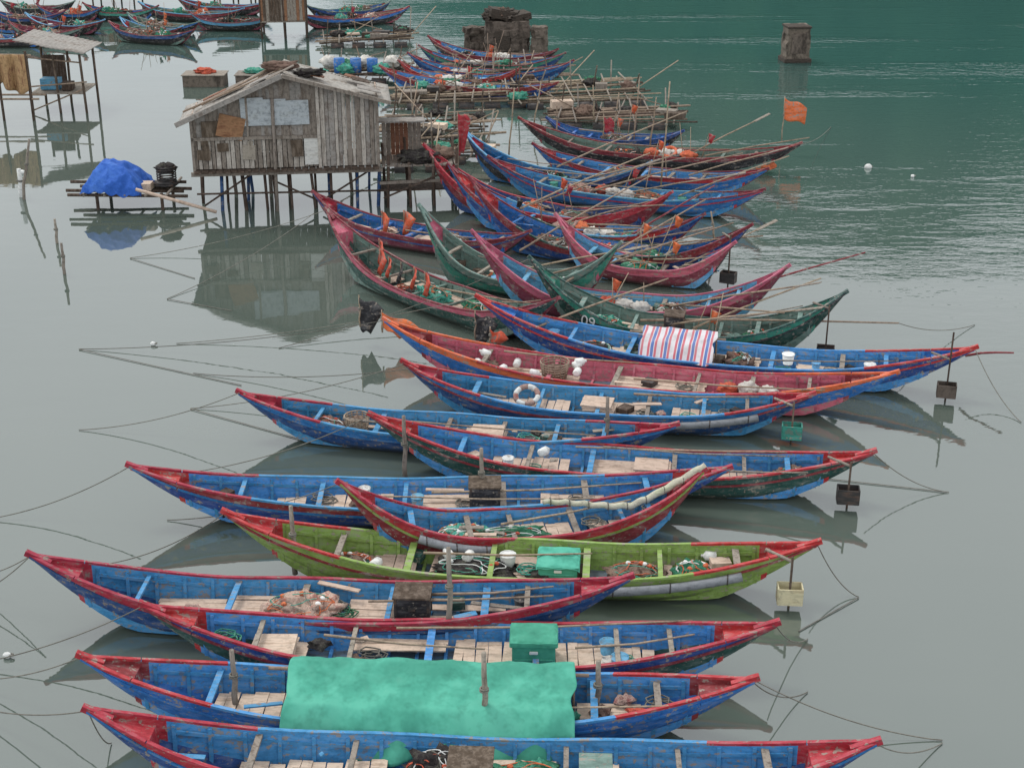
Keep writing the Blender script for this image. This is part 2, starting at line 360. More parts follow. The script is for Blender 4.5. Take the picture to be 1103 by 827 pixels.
def i_tarp(c,s0,s1,mat=None,yb=.62,yf=-.98,name='tarpaulin',ridge=.84,zf=.14,zbk=.52,amp=1):
    hl=c['hl']; mat=mat or TARPT; m=MB()
    def fn(a,b):
        s=s0+(s1-s0)*a; y=yb+(yf-yb)*b; X=s*hl
        if b<.28: z=zbk+(ridge-zbk)*math.sin(b/.28*math.pi/2)
        else:
            t=(b-.28)/.72; z=ridge-(ridge-zf)*(.45*t+.55*max(0,(t-.6)/.4)**1.3) 
        w=noise.noise(Vector((X*.6+b*1.0,b*.8,3)))
        hang=max(0,(b-.7)/.3)
        fold=(1-abs(noise.noise(Vector((X*1.3+b*2.2,b*.7,9))))*2.4)
        z+=amp*(.026*w+.022*fold+.008*(1-abs(noise.noise(Vector((X*4-b*5,b*2.0,4))))*3))
        z-=amp*.035*max(0,1-abs((X-hl*s0)%.95-.47)/.1)*min(1,b*2)*.5
        y+=.05*noise.noise(Vector((X*1.2,b*2,7)))+hang*(.06*math.sin(X*4+noise.noise(Vector((X,0,0)))*3)+.03*math.sin(X*11))
        z-=.03*math.sin(a*math.pi*2+.4)**2*math.sin(b*math.pi)
        return Vector((X+.06*noise.noise(Vector((a*2,b*4,1)))+(.05*noise.noise(Vector((b*5,a,8)))),y,z))
    m.grid(fn,170,60,mat); m.obj(name,c['E'],solid=.006)
    q=MB(); q.tube([(s0*hl-.3,.16,ridge-.1),(s1*hl+.2,.14,ridge-.1)],.025,BAMBOO)
    for s in(s0,(s0+s1)/2,s1): q.tube([(s*hl,.15,.1),(s*hl,.15,ridge-.11)],.022,BAMBOO)
    q.obj('tarp_ridge_pole',c['E'])
def i_stack(c,s,y=0,mat=None,sz=(.6,.5,.1)):
    m=MB()
    for i in range(4): m.box((s*c['hl']+R(-.04,.04),y+R(-.04,.04),.3+i*.035),(sz[0],sz[1]/1.0,.028),mat or WOOD,rz(R(-.15,.15)))
    m.obj('board_stack',c['E'])
def i_basket(c,s,y=0,r=.24,h=.28,mat=None):
    m=MB(); x=s*c['hl']; mat=mat or BAMBOO
    for k in range(7): m.torus((x,y,.25+h*k/6),r*(.8+.2*k/6),.014,mat,n=16)
    for k in range(14):
        a=k*math.pi/7; m.tube([(x+math.cos(a)*r*.8,y+math.sin(a)*r*.8,.25),(x+math.cos(a)*r,y+math.sin(a)*r,.25+h)],.014,mat,5)
    m.blob((x,y,.38),(r*.7,r*.7,.12),NETS['b'],.3); m.obj('wicker_basket',c['E'])
def i_pend(c,s,n=4,col='orange'):
    m=MB(); x=s*c['hl']
    for i in range(n):
        xx=x+i*.45; z=c['g'](xx/c['hl'])+.35; yy=R(-.3,.3); L_=R(.35,.6); dz=R(.4,.6); dr=R(-.3,.3)
        m.tube([(xx,yy,.2),(xx+.04,yy,z+.15)],.012,BAMBOO)
        m.grid(lambda a,b,xx=xx,z=z,yy=yy:Vector((xx+a*L_*(1-b*.7)+b*dr*.3,yy-a*.15+.05*math.sin(a*5+b*3),z+.13-b*dz-a*.12)),6,6,paint(col) if i%4!=3 else paint('black'))
    m.obj('marker_pennants',c['E'],solid=.006)
def i_sticks(c,s,n=3):
    m=MB()
    for i in range(n):
        x=s*c['hl']+R(-.5,.5); y=R(-.4,.4); h=R(.6,1.4); dx,dy=R(-.5,.5),R(-.4,.4); m.tube([(x,y,.2),(x+dx,y+dy,.2+h)],.016,BAMBOO,6,.01)
        if random.random()<.25: m.grid(lambda a,b:Vector((x+dx+a*.22*(1-b*.6),y+dy+.03*math.sin(a*6+b*4),.18+h-b*.28-a*.06)),5,5,paint(random.choice(('red','black','orange'))))
    m.obj('marker_sticks',c['E'],solid=.004)
def i_oars(c,n=2):
    for i in range(n):
        m=MB(); s=R(-.2,.5); x=s*c['hl']; y=R(-.2,.2); ln=R(2.2,3.6); a=R(-.5,.9); el_=R(.12,.4)
        d=Vector((math.cos(a)*math.cos(el_),math.sin(a)*math.cos(el_),math.sin(el_))); p=Vector((x,y,.45)); e=p+d*ln
        m.tube([p,p+d*ln*.5+Vector((0,0,.03)),e],.026,BAMBOO,7,.018); sd=Vector((-d.y,d.x,0))
        if i%2==0: m.bar(e-d*.05,e+d*.55,.13,.02,WOODG)
        m.obj('oar',c['E'])
ITEMS=dict(engine=i_engine,cooler=i_cooler,net=i_net,floats=i_floats,ring=i_ring,pipe=i_pipe,rudder=i_rudder,roll=i_roll,tarp=i_tarp,stack=i_stack,basket=i_basket,pend=i_pend,sticks=i_sticks,sacks=i_sacks,oars=i_oars)
def striped():
    m,nt,N,L=nodes('striped_cloth'); tc=N.new('ShaderNodeTexCoord'); w=N.new('ShaderNodeTexWave'); w.inputs['Scale'].default_value=2.2; w.inputs['Distortion'].default_value=.6
    L.new(tc.outputs['Object'],w.inputs[0]); w2=N.new('ShaderNodeTexWave'); w2.inputs['Scale'].default_value=1.1; w2.inputs['Distortion'].default_value=.6; L.new(tc.outputs['Object'],w2.inputs[0])
    c=mixc(N,L,ramp(N,L,w.outputs['Fac'],.68,.8),sh(206,204,208),sh(190,96,108)); c=mixc(N,L,ramp(N,L,w2.outputs['Fac'],.86,.92),c,sh(80,110,170))
    n=noise_n(N,L,tc.outputs['Object'],5,4,.6); c=mixc(N,L,ramp(N,L,n,.45,.7,0,.4),c,(.3,.28,.28))
    b=N.new('ShaderNodeBsdfPrincipled'); b.inputs['Roughness'].default_value=.6; L.new(c,b.inputs['Base Color']); o=N.new('ShaderNodeOutputMaterial'); L.new(b.outputs[0],o.inputs[0]); return m
STRIPE=striped()
# front rows
boat((95,765),(943,800),830,1.3,items=[('engine',-.02,-.05,'black'),('net',.12,0,'g',.5,.35,.15),('engine',.3,0,'greygreen',(.35,.35,.35)),('net',-.1,.1,'d',.45,.3,.3)],top='red',low='dblue',wale='blue',railmid='inblue',nets=0)
boat((88,707),(812,732),752,1.3,railmid='inblue',endc='dred',items=[('tarp',-.38,.47)],planks=[(-.62,-.4),(.48,.68)],low='blue')
boat((155,652),(835,672),695,1.25,top='dblue',low='dgreen',wale='dred',items=[('cooler',.24,0),('stack',-.6)],planks=[(-.66,-.5),(-.35,-.04),(-.02,.62)],nets=0)
boat((33,598),(678,622),648,1.25,top='red',low='dblue',wale='dblue',items=[('engine',.28,0,'black'),('net',-.1,0,'p',.55,.36,.22)],planks=[(-.6,-.2),(.05,.62)],nets=0)
boat((243,552),(880,585),603,1.25,top='green',low='green',rail='red',railmid='green',inn='green',wale='dred',items=[('cooler',.14,.1,(.6,.6,.2)),('floats',-.3,3,1.2),('net',-.15,0,'d',.6,.3,.1),('pipe',.28,.75),('rudder','white'),('floats',.65,2,.3),('net',.4,0,'b',.4,.3,.12),('net',.6,.1,'g',.3,.25,.15),('net',-.58,0,'b',.4,.25,.1)])
boat((140,502),(785,505),532,1.2,low='dblue',top='dred',wale='blue',railmid='inblue',items=[('engine',.18,0,'black')],nets=1)
boat((367,520),(757,507),564,1.05,top='red',low='dred',items=[('roll',.1,1.02,.8),('net',-.1,-.1,'g',.6,.25,.12),('pipe',-.6,-.2),('net',-.35,.1,'t',.4,.25,.12)],wale='green')
boat((400,447),(940,487),497,1.25,top='dgreen',low='dgreen',wale='dred',items=[('rudder','dark'),('net',.7,0,'b',.35,.25,.2),('stack',.15),('floats',-.3,1)],nets=1)
boat((258,423),(728,458),460,1.15,railmid='inblue',endc='red',items=[('net',-.6,0,'b',.4,.3,.15),('basket',-.45,0),('stack',.15)],nets=1)
boat((435,390),(875,425),433,1.3,railmid='inblue',low='dblue',wale='dred',items=[('ring',-.38,0,'white'),('stack',-.02),('pipe',.3,.75),('rudder','green')],nets=1)
boat((415,345),(965,402),405,1.35,top='orange',low='blue',inn='pink',endc='dred',rail='orange',railmid='red',wale='blue',items=[('floats',-.45,5,.9,.05),('basket',-.3,0,.3,.34),('floats',-.25,3,.3,.1),('net',-.6,0,'b',.4,.3,.15),('sacks',.5,3)],nets=1)
c12=boat((515,320),(1050,375),381,1.35,top='dblue',low='dblue',wale='red',endc='blue',railmid='inblue',items=[('rudder','grey',-1,.6),('net',.1,0,'b',.3,.3,.2),('net',-.5,0,'d',.4,.3,.15)],nets=1)
i_tarp(c12,-.3,.0,STRIPE,.6,-.66,'striped_cover',.8,.4,.5)
c13=boat((572,278),(910,315),352,1.3,top='teal',low='dgreen',rail='dgreen',inn='greygreen',endc='teal',wale='black',items=[('rudder','dark'),('net',-.5,0,'t',.45,.3,.25),('engine',-.05,0,'black',(.4,.4,.5)),('net',.5,0,'g',.4,.3,.2),('sticks',.2,3),('oars',2)])
fc=bpy.data.curves.new('hull_number','FONT'); fc.body='09'; fc.size=.36; fc.extrude=.003; fo=bpy.data.objects.new('hull_number',fc); sc.collection.objects.link(fo); fo.parent=c13['E']; fc.materials.append(WHITE)
s_=-.64; fo.location=(s_*c13['hl'],-(c13['hw'](s_)*.95+.07),c13['g'](s_)-.36); fo.rotation_euler=(math.radians(98),math.radians(8),math.radians(-14))
boat((510,250),(848,287),326,1.3,top='pink',low='maroon',rail='pink',inn='lblue',endc='pink',wale='dred',items=[('net',-.3,0,'t',.45,.3,.25),('net',.3,0,'b',.4,.3,.2),('sticks',0,3),('sacks',.05,3),('oars',2)])
boat((352,226),(600,322),312,1.3,top='pink',low='dgreen',rail='dred',inn='greygreen',endc='pink',wale='dgreen',items=[('pend',-.55,6),('net',.0,0,'t',.5,.3,.2),('net',.4,0,'g',.5,.3,.25)])
boat((338,208),(570,250),250,1.2,top='dred',low='maroon',inn='blue',rail='dred',wale='dblue',items=[('pend',-.3,2),('net',.3,0,'b')])
boat((453,222),(667,262),296,1.3,top='greygreen',low='teal',rail='greygreen',inn='greygreen',endc='pink',wale='dgreen',items=[('net',.0,0,'t',.6,.35,.25),('net',.5,0,'g',.4,.3,.25),('oars',2)])
boat((600,232),(790,262),284,1.15,top='pink',low='maroon',rail='pink',inn='lblue',endc='pink',items=[('net',.0,0,'g',.45,.3,.2),('sticks',0,3),('oars',1)])
boat((507,192),(808,243),266,1.3,top='dred',low='dblue',rail='dred',items=[('net',.0,0,'o',.35,.25,.22),('net',.35,0,'g'),('rudder','dark'),('net',-.4,0,'b'),('sticks',.3,3),('oars',2)],inn='blue',railmid='dgreen')
boat((484,178),(757,232),243,1.3,top='red',low='dblue',rail='dred',railmid='lblue',items=[('net',.0,0,'p',.45,.3,.25),('net',.5,0,'t'),('sticks',-.2,3),('sacks',.25,3),('oars',2)],wale='blue')
boat((458,157),(722,208),225,1.25,top='red',low='dred',rail='red',items=[('net',-.1,0,'o',.35,.25,.28),('net',.25,0,'b'),('sticks',.2,3),('oars',2)],inn='dblue')
boat((527,170),(822,205),207,1.3,top='blue',low='blue',rail='dred',railmid='lblue',items=[('net',-.3,0,'p',.4,.3,.25),('net',.2,0,'b'),('sticks',.1,2),('sacks',0,3),('oars',2)],wale='red')
boat((500,140),(700,175),188,1.1,top='dblue',low='black',rail='lblue',inn='blue',items=[('net',0,0,'d',.45,.3,.25),('oars',2)])
boat((575,156),(826,183),186,1.2,top='red',low='blue',rail='dred',items=[('net',-.2,0,'b',.45,.3,.25),('sticks',.1,2),('oars',1)],wale='blue')
boat((560,128),(862,155),164,1.3,top='dred',low='black',endc='dred',rail='dred',items=[('ring',.1,.0),('net',.75,0,'o',.35,.28,.3),('sacks',.15,4),('net',-.2,0,'d'),('sticks',.3,3),('oars',2)],wale='black',inn='greygreen')
boat((590,128),(735,142),148,1.1,top='dblue',low='black',rail='dblue',inn='blue',items=[('net',0,0,'b',.45,.3,.25),('sticks',0,4)],detail=1)
# far
for a in [((410,72),(600,90),92,'dred','dblue'),((440,58),(617,66),78,'blue','dblue'),((462,40),(600,54),60,'dred','black'),((430,66),(560,74),84,'red','dred'),((452,50),(608,58),69,'teal','dblue')]:
    boat(a[0],a[1],a[2],1.2,top=a[3],low=a[4],rail='dred',detail=1,items=[('net',R(-.5,.5),0,random.choice('bdt'),.4,.3,.25),('sacks',R(-.4,.4),3),('sticks',0,4)])
for a in [((-20,20),(66,26),'blue'),((28,15),(112,22),'dred'),((-10,10),(70,12),'dblue'),((118,24),(208,33),'dblue'),((138,15),(214,24),'blue'),((150,3),(262,10),'dred'),((205,14),(292,17),'lblue'),((318,14),(440,8),'blue'),((-30,30),(52,34),'dred'),((90,4),(170,7),'teal'),((10,24),(90,29),'greygreen'),((130,20),(196,29),'dred'),((40,5),(110,8),'blue'),((190,-3),(290,2),'dred'),((0,0),(80,2),'black'),((330,6),(420,2),'dblue')]:
    boat(a[0],a[1],0,1.2,top=a[2],low='black',rail=random.choice(('dred','lblue','greygreen','dred')),detail=1,fixz=.85,inn=random.choice(('blue','greygreen','maroon')),items=[('net',R(-.5,.5),0,random.choice('bdog'),.4,.3,.35),('net',R(-.5,.5),0,random.choice('bpd'),.4,.3,.3),('net',R(-.5,.5),0,random.choice('btd'),.4,.3,.35),('sticks',0,3)])
# ---------------------------------------------------------------- posts
def post(u,vb,vt,zb=.1,r=.045,name='mooring_post',mat=None,lean=0):
    b=P(u,vb,zb); lo,hi=.1,6
    for _ in range(20):
        h=(lo+hi)/2
        if V(b+Vector((0,0,h)))[1]>vt: lo=h
        else: hi=h
    m=MB(); m.tube([(0,0,-.6 if zb<.05 else 0),(lean*.25-.015,0,h*.25),(lean*.5+.015,0,h*.5),(lean*.75,0.01,h*.75),(lean,0.01,h)],r,mat or WOODG,8,r*.7)
    m.torus((lean*.6,0,h*.6),r*1.1,.014,ROPE,n=10); m.torus((lean*.6,0,h*.6-.03),r*1.15,.014,ROPE,n=10)
    return m.obj(name,loc=b)
for a in [(437,520,448),(519,545,483),(318,618,545),(485,690,590),(522,797,703),(255,765,700),(643,773,712),(653,485,428)]: post(*a)
post(62,262,236,0);post(70,295,262,0);post(24,215,150,0,.05,lean=.45);post(24,212,182,0,.09,mat=WHITE)
for u,vb,vt in [(712,200,88),(683,150,85),(548,170,95),(770,260,228),(600,150,110),(640,130,92),(575,135,88),(660,145,100),(700,160,105)]: post(u,vb,vt,.3,.028,'bamboo_pole',BAMBOO,R(-.3,.3))
for (u0,v0,z0,u1,v1,z1) in [(690,345,.5,968,348,.9),(560,270,.5,700,190,1.4),(740,330,.5,932,272,1.6),(600,310,.6,760,215,1.6),(560,360,.5,720,300,1.2),(640,290,.6,790,240,1.3),(560,225,.6,700,165,1.3),(640,205,.6,800,165,1.0),(1040,383,.6,1092,380,.9),(600,180,.6,740,120,1.4),(670,260,.5,770,200,1.5)]:
    m=MB(); a=P(u0,v0,z0); b=P(u1,v1,z1); m.tube([a,a.lerp(b,.33)+Vector((0,0,.04)),a.lerp(b,.66)+Vector((0,0,.03)),b],.03,BAMBOO if R(0,1)<.7 else paint('dred'),7,.018); m.obj('boat_pole')
# ---------------------------------------------------------------- flags
def flag(u,vb,vt,col,w,hh,zb=.4,tri=False):
    b=P(u,vb,zb); o=post(u,vb,vt,zb,.02,'flag',BAMBOO); h=max(v.co.z for v in o.data.vertices)
    m=MB(); m.grid(lambda a,c:Vector((a*w*(1-(c if tri else 0)*.6)-(.0),.1*math.sin(a*5+c*2)*a,h-.05-c*hh*(1-a*.15)-a*w*.4-.05*math.sin(a*7))),16,10,paint(col)); m.obj('flag_cloth',o,solid=.005)
flag(842,152,104,'orange',.75,.7)
flag(494,186,120,'red',.4,1.3,tri=True)
flag(388,352,318,'black',.55,.75,tri=True); flag(412,358,334,'orange',.9,.3,tri=True); flag(512,365,335,'black',.5,.6,tri=True); flag(528,372,352,'orange',.4,.25,tri=True); flag(650,150,124,'red',.35,.5)
# ---------------------------------------------------------------- ropes
def rope(u0,v0,z0,u1,v1,z1=.01,sag=.25,r=.009):
    a=P(u0,v0,z0);b=P(u1,v1,z1);m=MB();pts=[]
    for i in range(21):
        t=i/20;p=a.lerp(b,t);p.z-=sag*4*t*(1-t)*(a.z>.2)*.6;p.z=max(p.z,.015);pts.append(p)
    m.tube(pts,r,ROPE,5);m.obj('mooring_rope')
for a in [(140,502,.9,-20,560),(33,598,.9,-60,620),(258,423,.9,85,463),(415,345,.9,85,376),(435,392,.9,205,440),(155,652,.9,-60,720),(88,707,.9,-60,730),(95,765,.9,-60,752),(95,766,.9,120,800),(400,447,.9,210,508),(515,320,.9,190,370),(243,552,.9,110,608),(367,520,.9,180,560),(352,226,.9,140,278),(338,230,.7,180,322),(572,278,1,300,375),(140,278,.02,210,300),(180,322,.02,250,335),(85,376,.02,260,415),(205,440,.02,330,475),(458,395,.7,208,402),(33,598,.9,-60,650),(800,505,.02,1020,530),(1050,375,.8,1100,455),(940,487,.8,1022,530),(880,585,.8,925,643),(925,643,.02,860,680),(812,732,.8,1015,797),(835,672,.8,870,688),(943,800,.8,1015,800),(968,348,.9,1050,350),(862,155,1,895,137),(812,735,.8,870,745)]: rope(*a[:5])
for (u,v,s) in [(165,372,.06),(935,181,.12),(983,191,.06),(24,187,.1),(395,480,.08),(8,708,.06)]:
    m=MB(); m.blob((0,0,.04),(s,s*.8,s*.8),WHITE,.08); m.torus((s,0,.05),.03,.012,ROPE,n=8); m.obj('net_float',loc=P(u,v,0))
# ---------------------------------------------------------------- stilt house
O=P(214,229,0); Q=P(410,224,0); d=Q-O; W=d.length; E=empty('stilt_house',O,math.atan2(d.y,d.x)+.02)
D=2.1; ZP=1.2; zl,za,zr=2.85,3.95,3.35; xa=W*.5
st=MB()
for i in range(9):
    for j in range(3):
        if random.random()<.15: continue
        x=.1+(W-.2)*i/8+R(-.15,.15); y=.1+j*(D-.2)/2; mat=random.choice((WOODD,WOODG,WOODD,paint('dblue')))
        st.tube([(x+R(-.15,.15),y,-.8),(x,y,ZP)],R(.035,.06),mat,7)
for a,b in[((.2,0,.2),(1.6,0,1.1)),((2.2,0,.9),(3.4,0,.3)),((3.6,0,.25),(5,0,1.1)),((0,0,.55),(W,0,.5))]: st.tube([a,b],.03,WOODD,6)
st.tube([(W*.43,-.12,-.6),(W*.44,-.1,3.3)],.05,WOODG,8)
st.obj('stilts',E)
pl=MB()
for i in range(26): pl.box((W*(i+.5)/26,D/2-.1,ZP+.03),(W/26-.015,D+.3+R(0,.15),.05),WOODD)
pl.bar((-.1,-.12,ZP-.04),(W+.1,-.12,ZP-.04),.08,.12,WOODG); pl.bar((-.1,D,ZP-.04),(W+.1,D,ZP-.04),.08,.12,WOODG); pl.obj('platform',E)
def roofz(x): return zl+(za-zl)*x/xa if x<xa else za+(zr-za)*(x-xa)/(W-xa)
PALEB=surf('pale_boards',sh(190,184,174),wear=sh(140,132,122),wearamt=.8,rough=.85,dirt=.6,stretch=(5,5,1))
wl=MB(); x=0
while x<W:
    w=R(.09,.17); top=roofz(x+w/2)-.05; left=x<W*.68
    if left:
        mat=random.choice((WOODG,PALEB,WOODG,PALEB)); wl.box((x+w/2,R(-.01,.01),(ZP+.06+2.15)/2),(w-.02,.03,2.15-ZP-.1),mat)
        wl.box((x+w/2,.02+R(-.01,.01),(2.2+top)/2),(w-.004,.025,top-2.2),SHEET if R(0,1)<.4 else WOODG)
    else: wl.box((x+w/2,R(-.015,.015),(ZP+.06+top)/2),(w-.012,.03,top-ZP-.1),random.choice((PALEB,PALEB,SHEET,WOODG)))
    wl.box((x+w/2,D-.05,(ZP+.06+top)/2),(w-.012,.03,top-ZP-.1),WOODG)
    x+=w
for yy in range(14):
    for xs,zt in((.0,zl),(W,zr)): wl.box((xs,.08+yy*(D-.15)/14+.07,(ZP+zt)/2),(.03,(D-.15)/14-.01,zt-ZP-.1),random.choice((WOODG,WOOD)))
wl.bar((-.03,-.05,2.17),(W*.68,-.05,2.17),.08,.09,WOODG); wl.bar((W*.68,-.05,ZP),(W*.68,-.05,roofz(W*.68)-.05),.09,.09,PALEB)
wl.bar((0,-.05,ZP),(0,-.05,zl-.05),.08,.08,WOODG); wl.bar((W,-.05,ZP),(W,-.05,zr-.05),.08,.08,WOODG); wl.bar((W*.3,-.05,2.2),(W*.3,-.05,roofz(W*.3)-.1),.06,.06,WOODG)
wl.obj('walls',E)
pn=MB(); 
for k in range(3): pn.box((W*(.33+.12*k),-.06-.006*k,2.92-.02*k),(W*.125,.02,.8-.05*k),surf('pale_panel',sh(158,166,170),wear=sh(124,126,122),rough=.8,dirt=.6),Matrix.Rotation(R(-.03,.03),3,'Y'))
pn.box((W*.21,-.07,2.5),(.75,.03,.65),RUST,Matrix.Rotation(.25,3,'Y')); pn.box((W*.64,-.06,1.75),(.45,.03,.8),surf('white_door',sh(190,190,186),wear=sh(130,126,120),rough=.8))
pn.box((W*.1,-.05,2.45),(.5,.03,.45),WOODD)
for k in range(6): pn.box((W*R(.05,.6),-.075-.004*k,R(1.5,2.1)),(R(.15,.4),.02,R(.2,.5)),random.choice((PALEB,WOODD,WOODG,SHEET)),Matrix.Rotation(R(-.2,.2),3,'Y'))
pn.obj('wall_panels',E)
rf=MB()
def slope(x0,z0,x1,z1,mat,off=.0):
    rf.grid(lambda a,b:Vector((x0+(x1-x0)*a,-.35+off+(D+.6)*b,z0+(z1-z0)*a+.01*math.sin(b*2*math.pi*16)-.05*math.sin(a*math.pi)+.03*noise.noise(Vector((a*5,b*4,1))))),16,96,mat)
slope(-.35,zl-.2,xa+.02,za+.02,SHEET); slope(xa-.02,za+.03,W+.4,zr-.2,SHEET)
rf.obj('roof',E,solid=.012)
tb=MB(); tb.bar((-.4,-.38,zl-.2),(xa,-.38,za+.03),.06,.14,SHEET); tb.bar((xa,-.39,za+.03),(W+.4,-.39,zr-.2),.06,.1,WOODG)
for t in(.2,.5,.8): tb.tube([(-.4+xa*t*.3,.2+t,roofz(0)+.1*t),(xa+R(-.2,.2),.4+t,za+.07)],.03,BAMBOO)
for k in range(12):
    fx=R(.05,.97); tb.box((W*fx,R(.0,1.7),roofz(W*fx)+.07),(R(.4,1.1),R(.1,.6),.025),random.choice((WOODG,RUST,SHEET,WOODD)),Matrix.Rotation((.24 if fx>.5 else -.4)+R(-.04,.04),3,'Y')@rz(R(-.2,.2)))
tb.blob((xa-.1,.9,za+.1),(.5,.3,.12),NETS['b'],.4); tb.blob((xa+.7,.5,za-.05),(.4,.25,.1),NETS['d'],.5); tb.obj('roof_trim',E)
m=MB()
for i in range(20): m.box((W+.15+i*.11,.5,1.25+R(-.01,.01)),(.095,1.3,.04),WOODG,rz(R(-.04,.04)))
for x in(W+.2,W+.9,W+1.6,W+2.2):
    for y in(-.1,1.1): m.tube([(x,y,-.6),(x+R(-.1,.1),y,1.3+R(0,.8))],.045,WOODD,7)
m.bar((W,-.12,.75),(W+2.3,-.12,.8),.05,.08,WOODG); m.bar((W+.1,-.14,.3),(W+2.2,-.14,1.15),.04,.05,WOODD); m.bar((W,.5,.5),(W+2.4,.5,.5),1.1,.05,WOODD)
for i in range(9): m.box((W+.2+i*.13,1.1,1.8),(.12,.03,1.1+R(-.1,.1)),random.choice((RUST,WOODG,PALEB)))
m.box((W+.7,.8,2.4),(1.4,1.0,.04),SHEET,Matrix.Rotation(-.1,3,'X')); m.obj('jetty',E)
m=MB(); m.blob((W+1.2,.3,1.4),(.6,.4,.2),NETS['d'],.35,3,flat=-.1); m.blob((W+1.9,.6,1.4),(.35,.3,.2),NETS['b'],.35,3,flat=-.1); m.obj('net_pile',E)
def hut(u,v,w,dp,zp,ht,yaw,roofm,name='fishing_hut',walls=True,slopev=.35):
    E=empty(name,P(u,v,0),yaw); m=MB()
    for x in(0,w/2,w):
        for y in(0,dp): m.tube([(x+R(-.08,.08),y,-.6),(x,y,ht)],.05,WOODD,7)
    m.obj('stilts',E); m=MB(); n=int(w/.14)
    for i in range(n): m.box((w*(i+.5)/n,dp/2,zp),(w/n-.012,dp+.2,.04),WOODG)
    m.obj('platform',E)
    if walls:
        m=MB()
        for i in range(n):
            for y in(0,dp):
                m.box((w*(i+.5)/n,y,(zp+ht)/2),(w/n-.01,.03,ht-zp-.1),random.choice((WOODG,WOODD,RUST)))
        m.obj('walls',E)
    m=MB(); m.grid(lambda a,b:Vector((-.3+(w+.6)*a,-.4+(dp+.8)*b,ht+.1+slopev*(1-a)+.012*math.sin(a*90)+.03*noise.noise(Vector((a*3,b*3,u))))),60,6,roofm); m.obj('roof',E,solid=.03); return E
h1=hut(36,122,2.0,1.8,.75,2.2,.0,SHEET,walls=False,slopev=.5)
m=MB(); m.box((.6,.7,1.0),(.7,.5,.4),paint('lblue')); m.box((1.3,.5,.95),(.4,.4,.3),WOODD); m.tube([(-.2,-.1,1.0),(2.2,-.1,1.2)],.03,BAMBOO); m.tube([(0,0,.1),(2,0,.9)],.03,BAMBOO); m.tube([(0,0,2.1),(2,0,1.9)],.03,BAMBOO)
for i in range(8): m.box((.1+i*.11,1.7,1.3),(.1,.03,1.2),WOODD)
m.obj('stored_boxes',h1)
E=empty('net_drying_rack',P(-30,130,0)); m=MB()
for x in(0,1.2,2.3): m.tube([(x,0,-.5),(x,0,2.55)],.05,WOODD,7)
m.tube([(-.2,0,2.45),(2.5,0,2.4)],.04,BAMBOO); m.tube([(-.2,0,.8),(2.6,0,.8)],.04,BAMBOO); m.tube([(-.2,.8,.8),(2.6,.8,.8)],.04,BAMBOO); m.obj('posts',E)
m=MB(); m.grid(lambda a,b:Vector((-.1+2.4*a,-.12+.14*math.sin(a*25+2*noise.noise(Vector((a*4,0,0))))*(.4+b),2.45-b*(1.25+.15*math.sin(a*9)+.2*noise.noise(Vector((a*9,3,0)))))),90,12,surf('drying_net_ochre',sh(186,156,110),wear=sh(120,84,62),wearamt=.9,stretch=(6,1,1),rough=.9,dirt=.7)); m.obj('hanging_net',E,solid=.02)
hut(282,42,2.2,1.6,.8,2.3,.1,RUST); hut(232,10,2.0,1.6,.7,2.0,0,SHEET); hut(100,6,2.4,1.6,.7,2.2,0,RUST)
def raft(u,v,w,dp,n,name='bamboo_raft',yaw=0,h=.35,clut=2):
    E=empty(name,P(u,v,0),yaw+R(-.12,.12)); m=MB()
    for i in range(n): m.tube([(-.3+R(-.3,.3),dp*i/n,h*.5+R(0,.1)),(w+R(-.4,.6),dp*i/n+R(-.5,.5),h*.6+R(0,.35))],R(.025,.05),BAMBOO if i%3 else WOODD,6)
    for i in range(int(w/.7)+1): m.tube([(i*.7,-.3+R(-.2,.2),h*.9),(i*.7+R(-.4,.4),dp+.3,h+R(0,.2))],.035,WOODG,6)
    for i in range(int(w/.8)+1):
        m.tube([(i*.8,R(0,dp),-.5),(i*.8+R(-.25,.25),R(0,dp),h+R(.3,1.3))],.028,WOODG if i%2 else WOODD,6)
        if random.random()<.5: a=R(0,6.3); m.tube([(i*.8,R(0,dp),h),(i*.8+math.cos(a)*2,R(0,dp),h+R(.5,1.3))],.022,BAMBOO,6)
    m.obj('frame',E); m=MB()
    for i in range(clut*2): m.blob((R(0,w),R(0,dp),h+.06),(R(.2,.45),R(.2,.35),R(.1,.2)),NETS[random.choice('bdgbdt')],.35,3,flat=-.1)
    for i in range(clut): m.box((R(0,w),R(0,dp),h+.12),(R(.4,.9),R(.3,.5),R(.05,.3)),random.choice((WOODG,WOOD,WOODD,DARK)),rz(R(-.3,.3)))
    for i in range(int(w)): m.tube([(i+.3,0,.05),(i+.9,0,.05)],.2,DARK,10)
    m.obj('cargo',E); return E
raft(430,118,5.5,3.5,14,clut=3); raft(560,118,5,4,15,clut=3); raft(600,138,4.5,2.5,12,clut=3); raft(415,150,3.5,3,12,clut=3); raft(470,92,5.5,3,12,clut=4); raft(415,185,2,2,6,clut=2); raft(440,175,2.6,2.6,8); raft(350,52,4,2.5,8,clut=4)
e=raft(342,90,4,3,8,clut=3)
m=MB()
for x in(.9,1.6,2.3): m.tube([(x,.3,.4),(x,.3,1.0)],.23,paint('blue'),14)
for x in(.3,1.9,3): m.blob((x,1.2,.7),(.35,.3,.25),SACK,.3)
for x in(1.2,2.7): m.blob((x,.1,.6),(.35,.25,.2),NETS['t'],.4)
m.obj('barrels',e)
for u in(197,254):
    E=empty('fish_cage_float',P(u,94,0)); m=MB(); w=1.7 if u<200 else 1.4
    m.box((w/2,.5,.2),(w,1,.5),CONC); m.box((w/2,.5,.47),(w+.1,1.1,.05),WOODG); m.obj('block',E,bevel=.03); m=MB(); m.blob((w/2,.5,.55),(.4,.3,.15),NETS['o' if u<200 else 't'],.35,3,flat=-.05); m.obj('net',E)
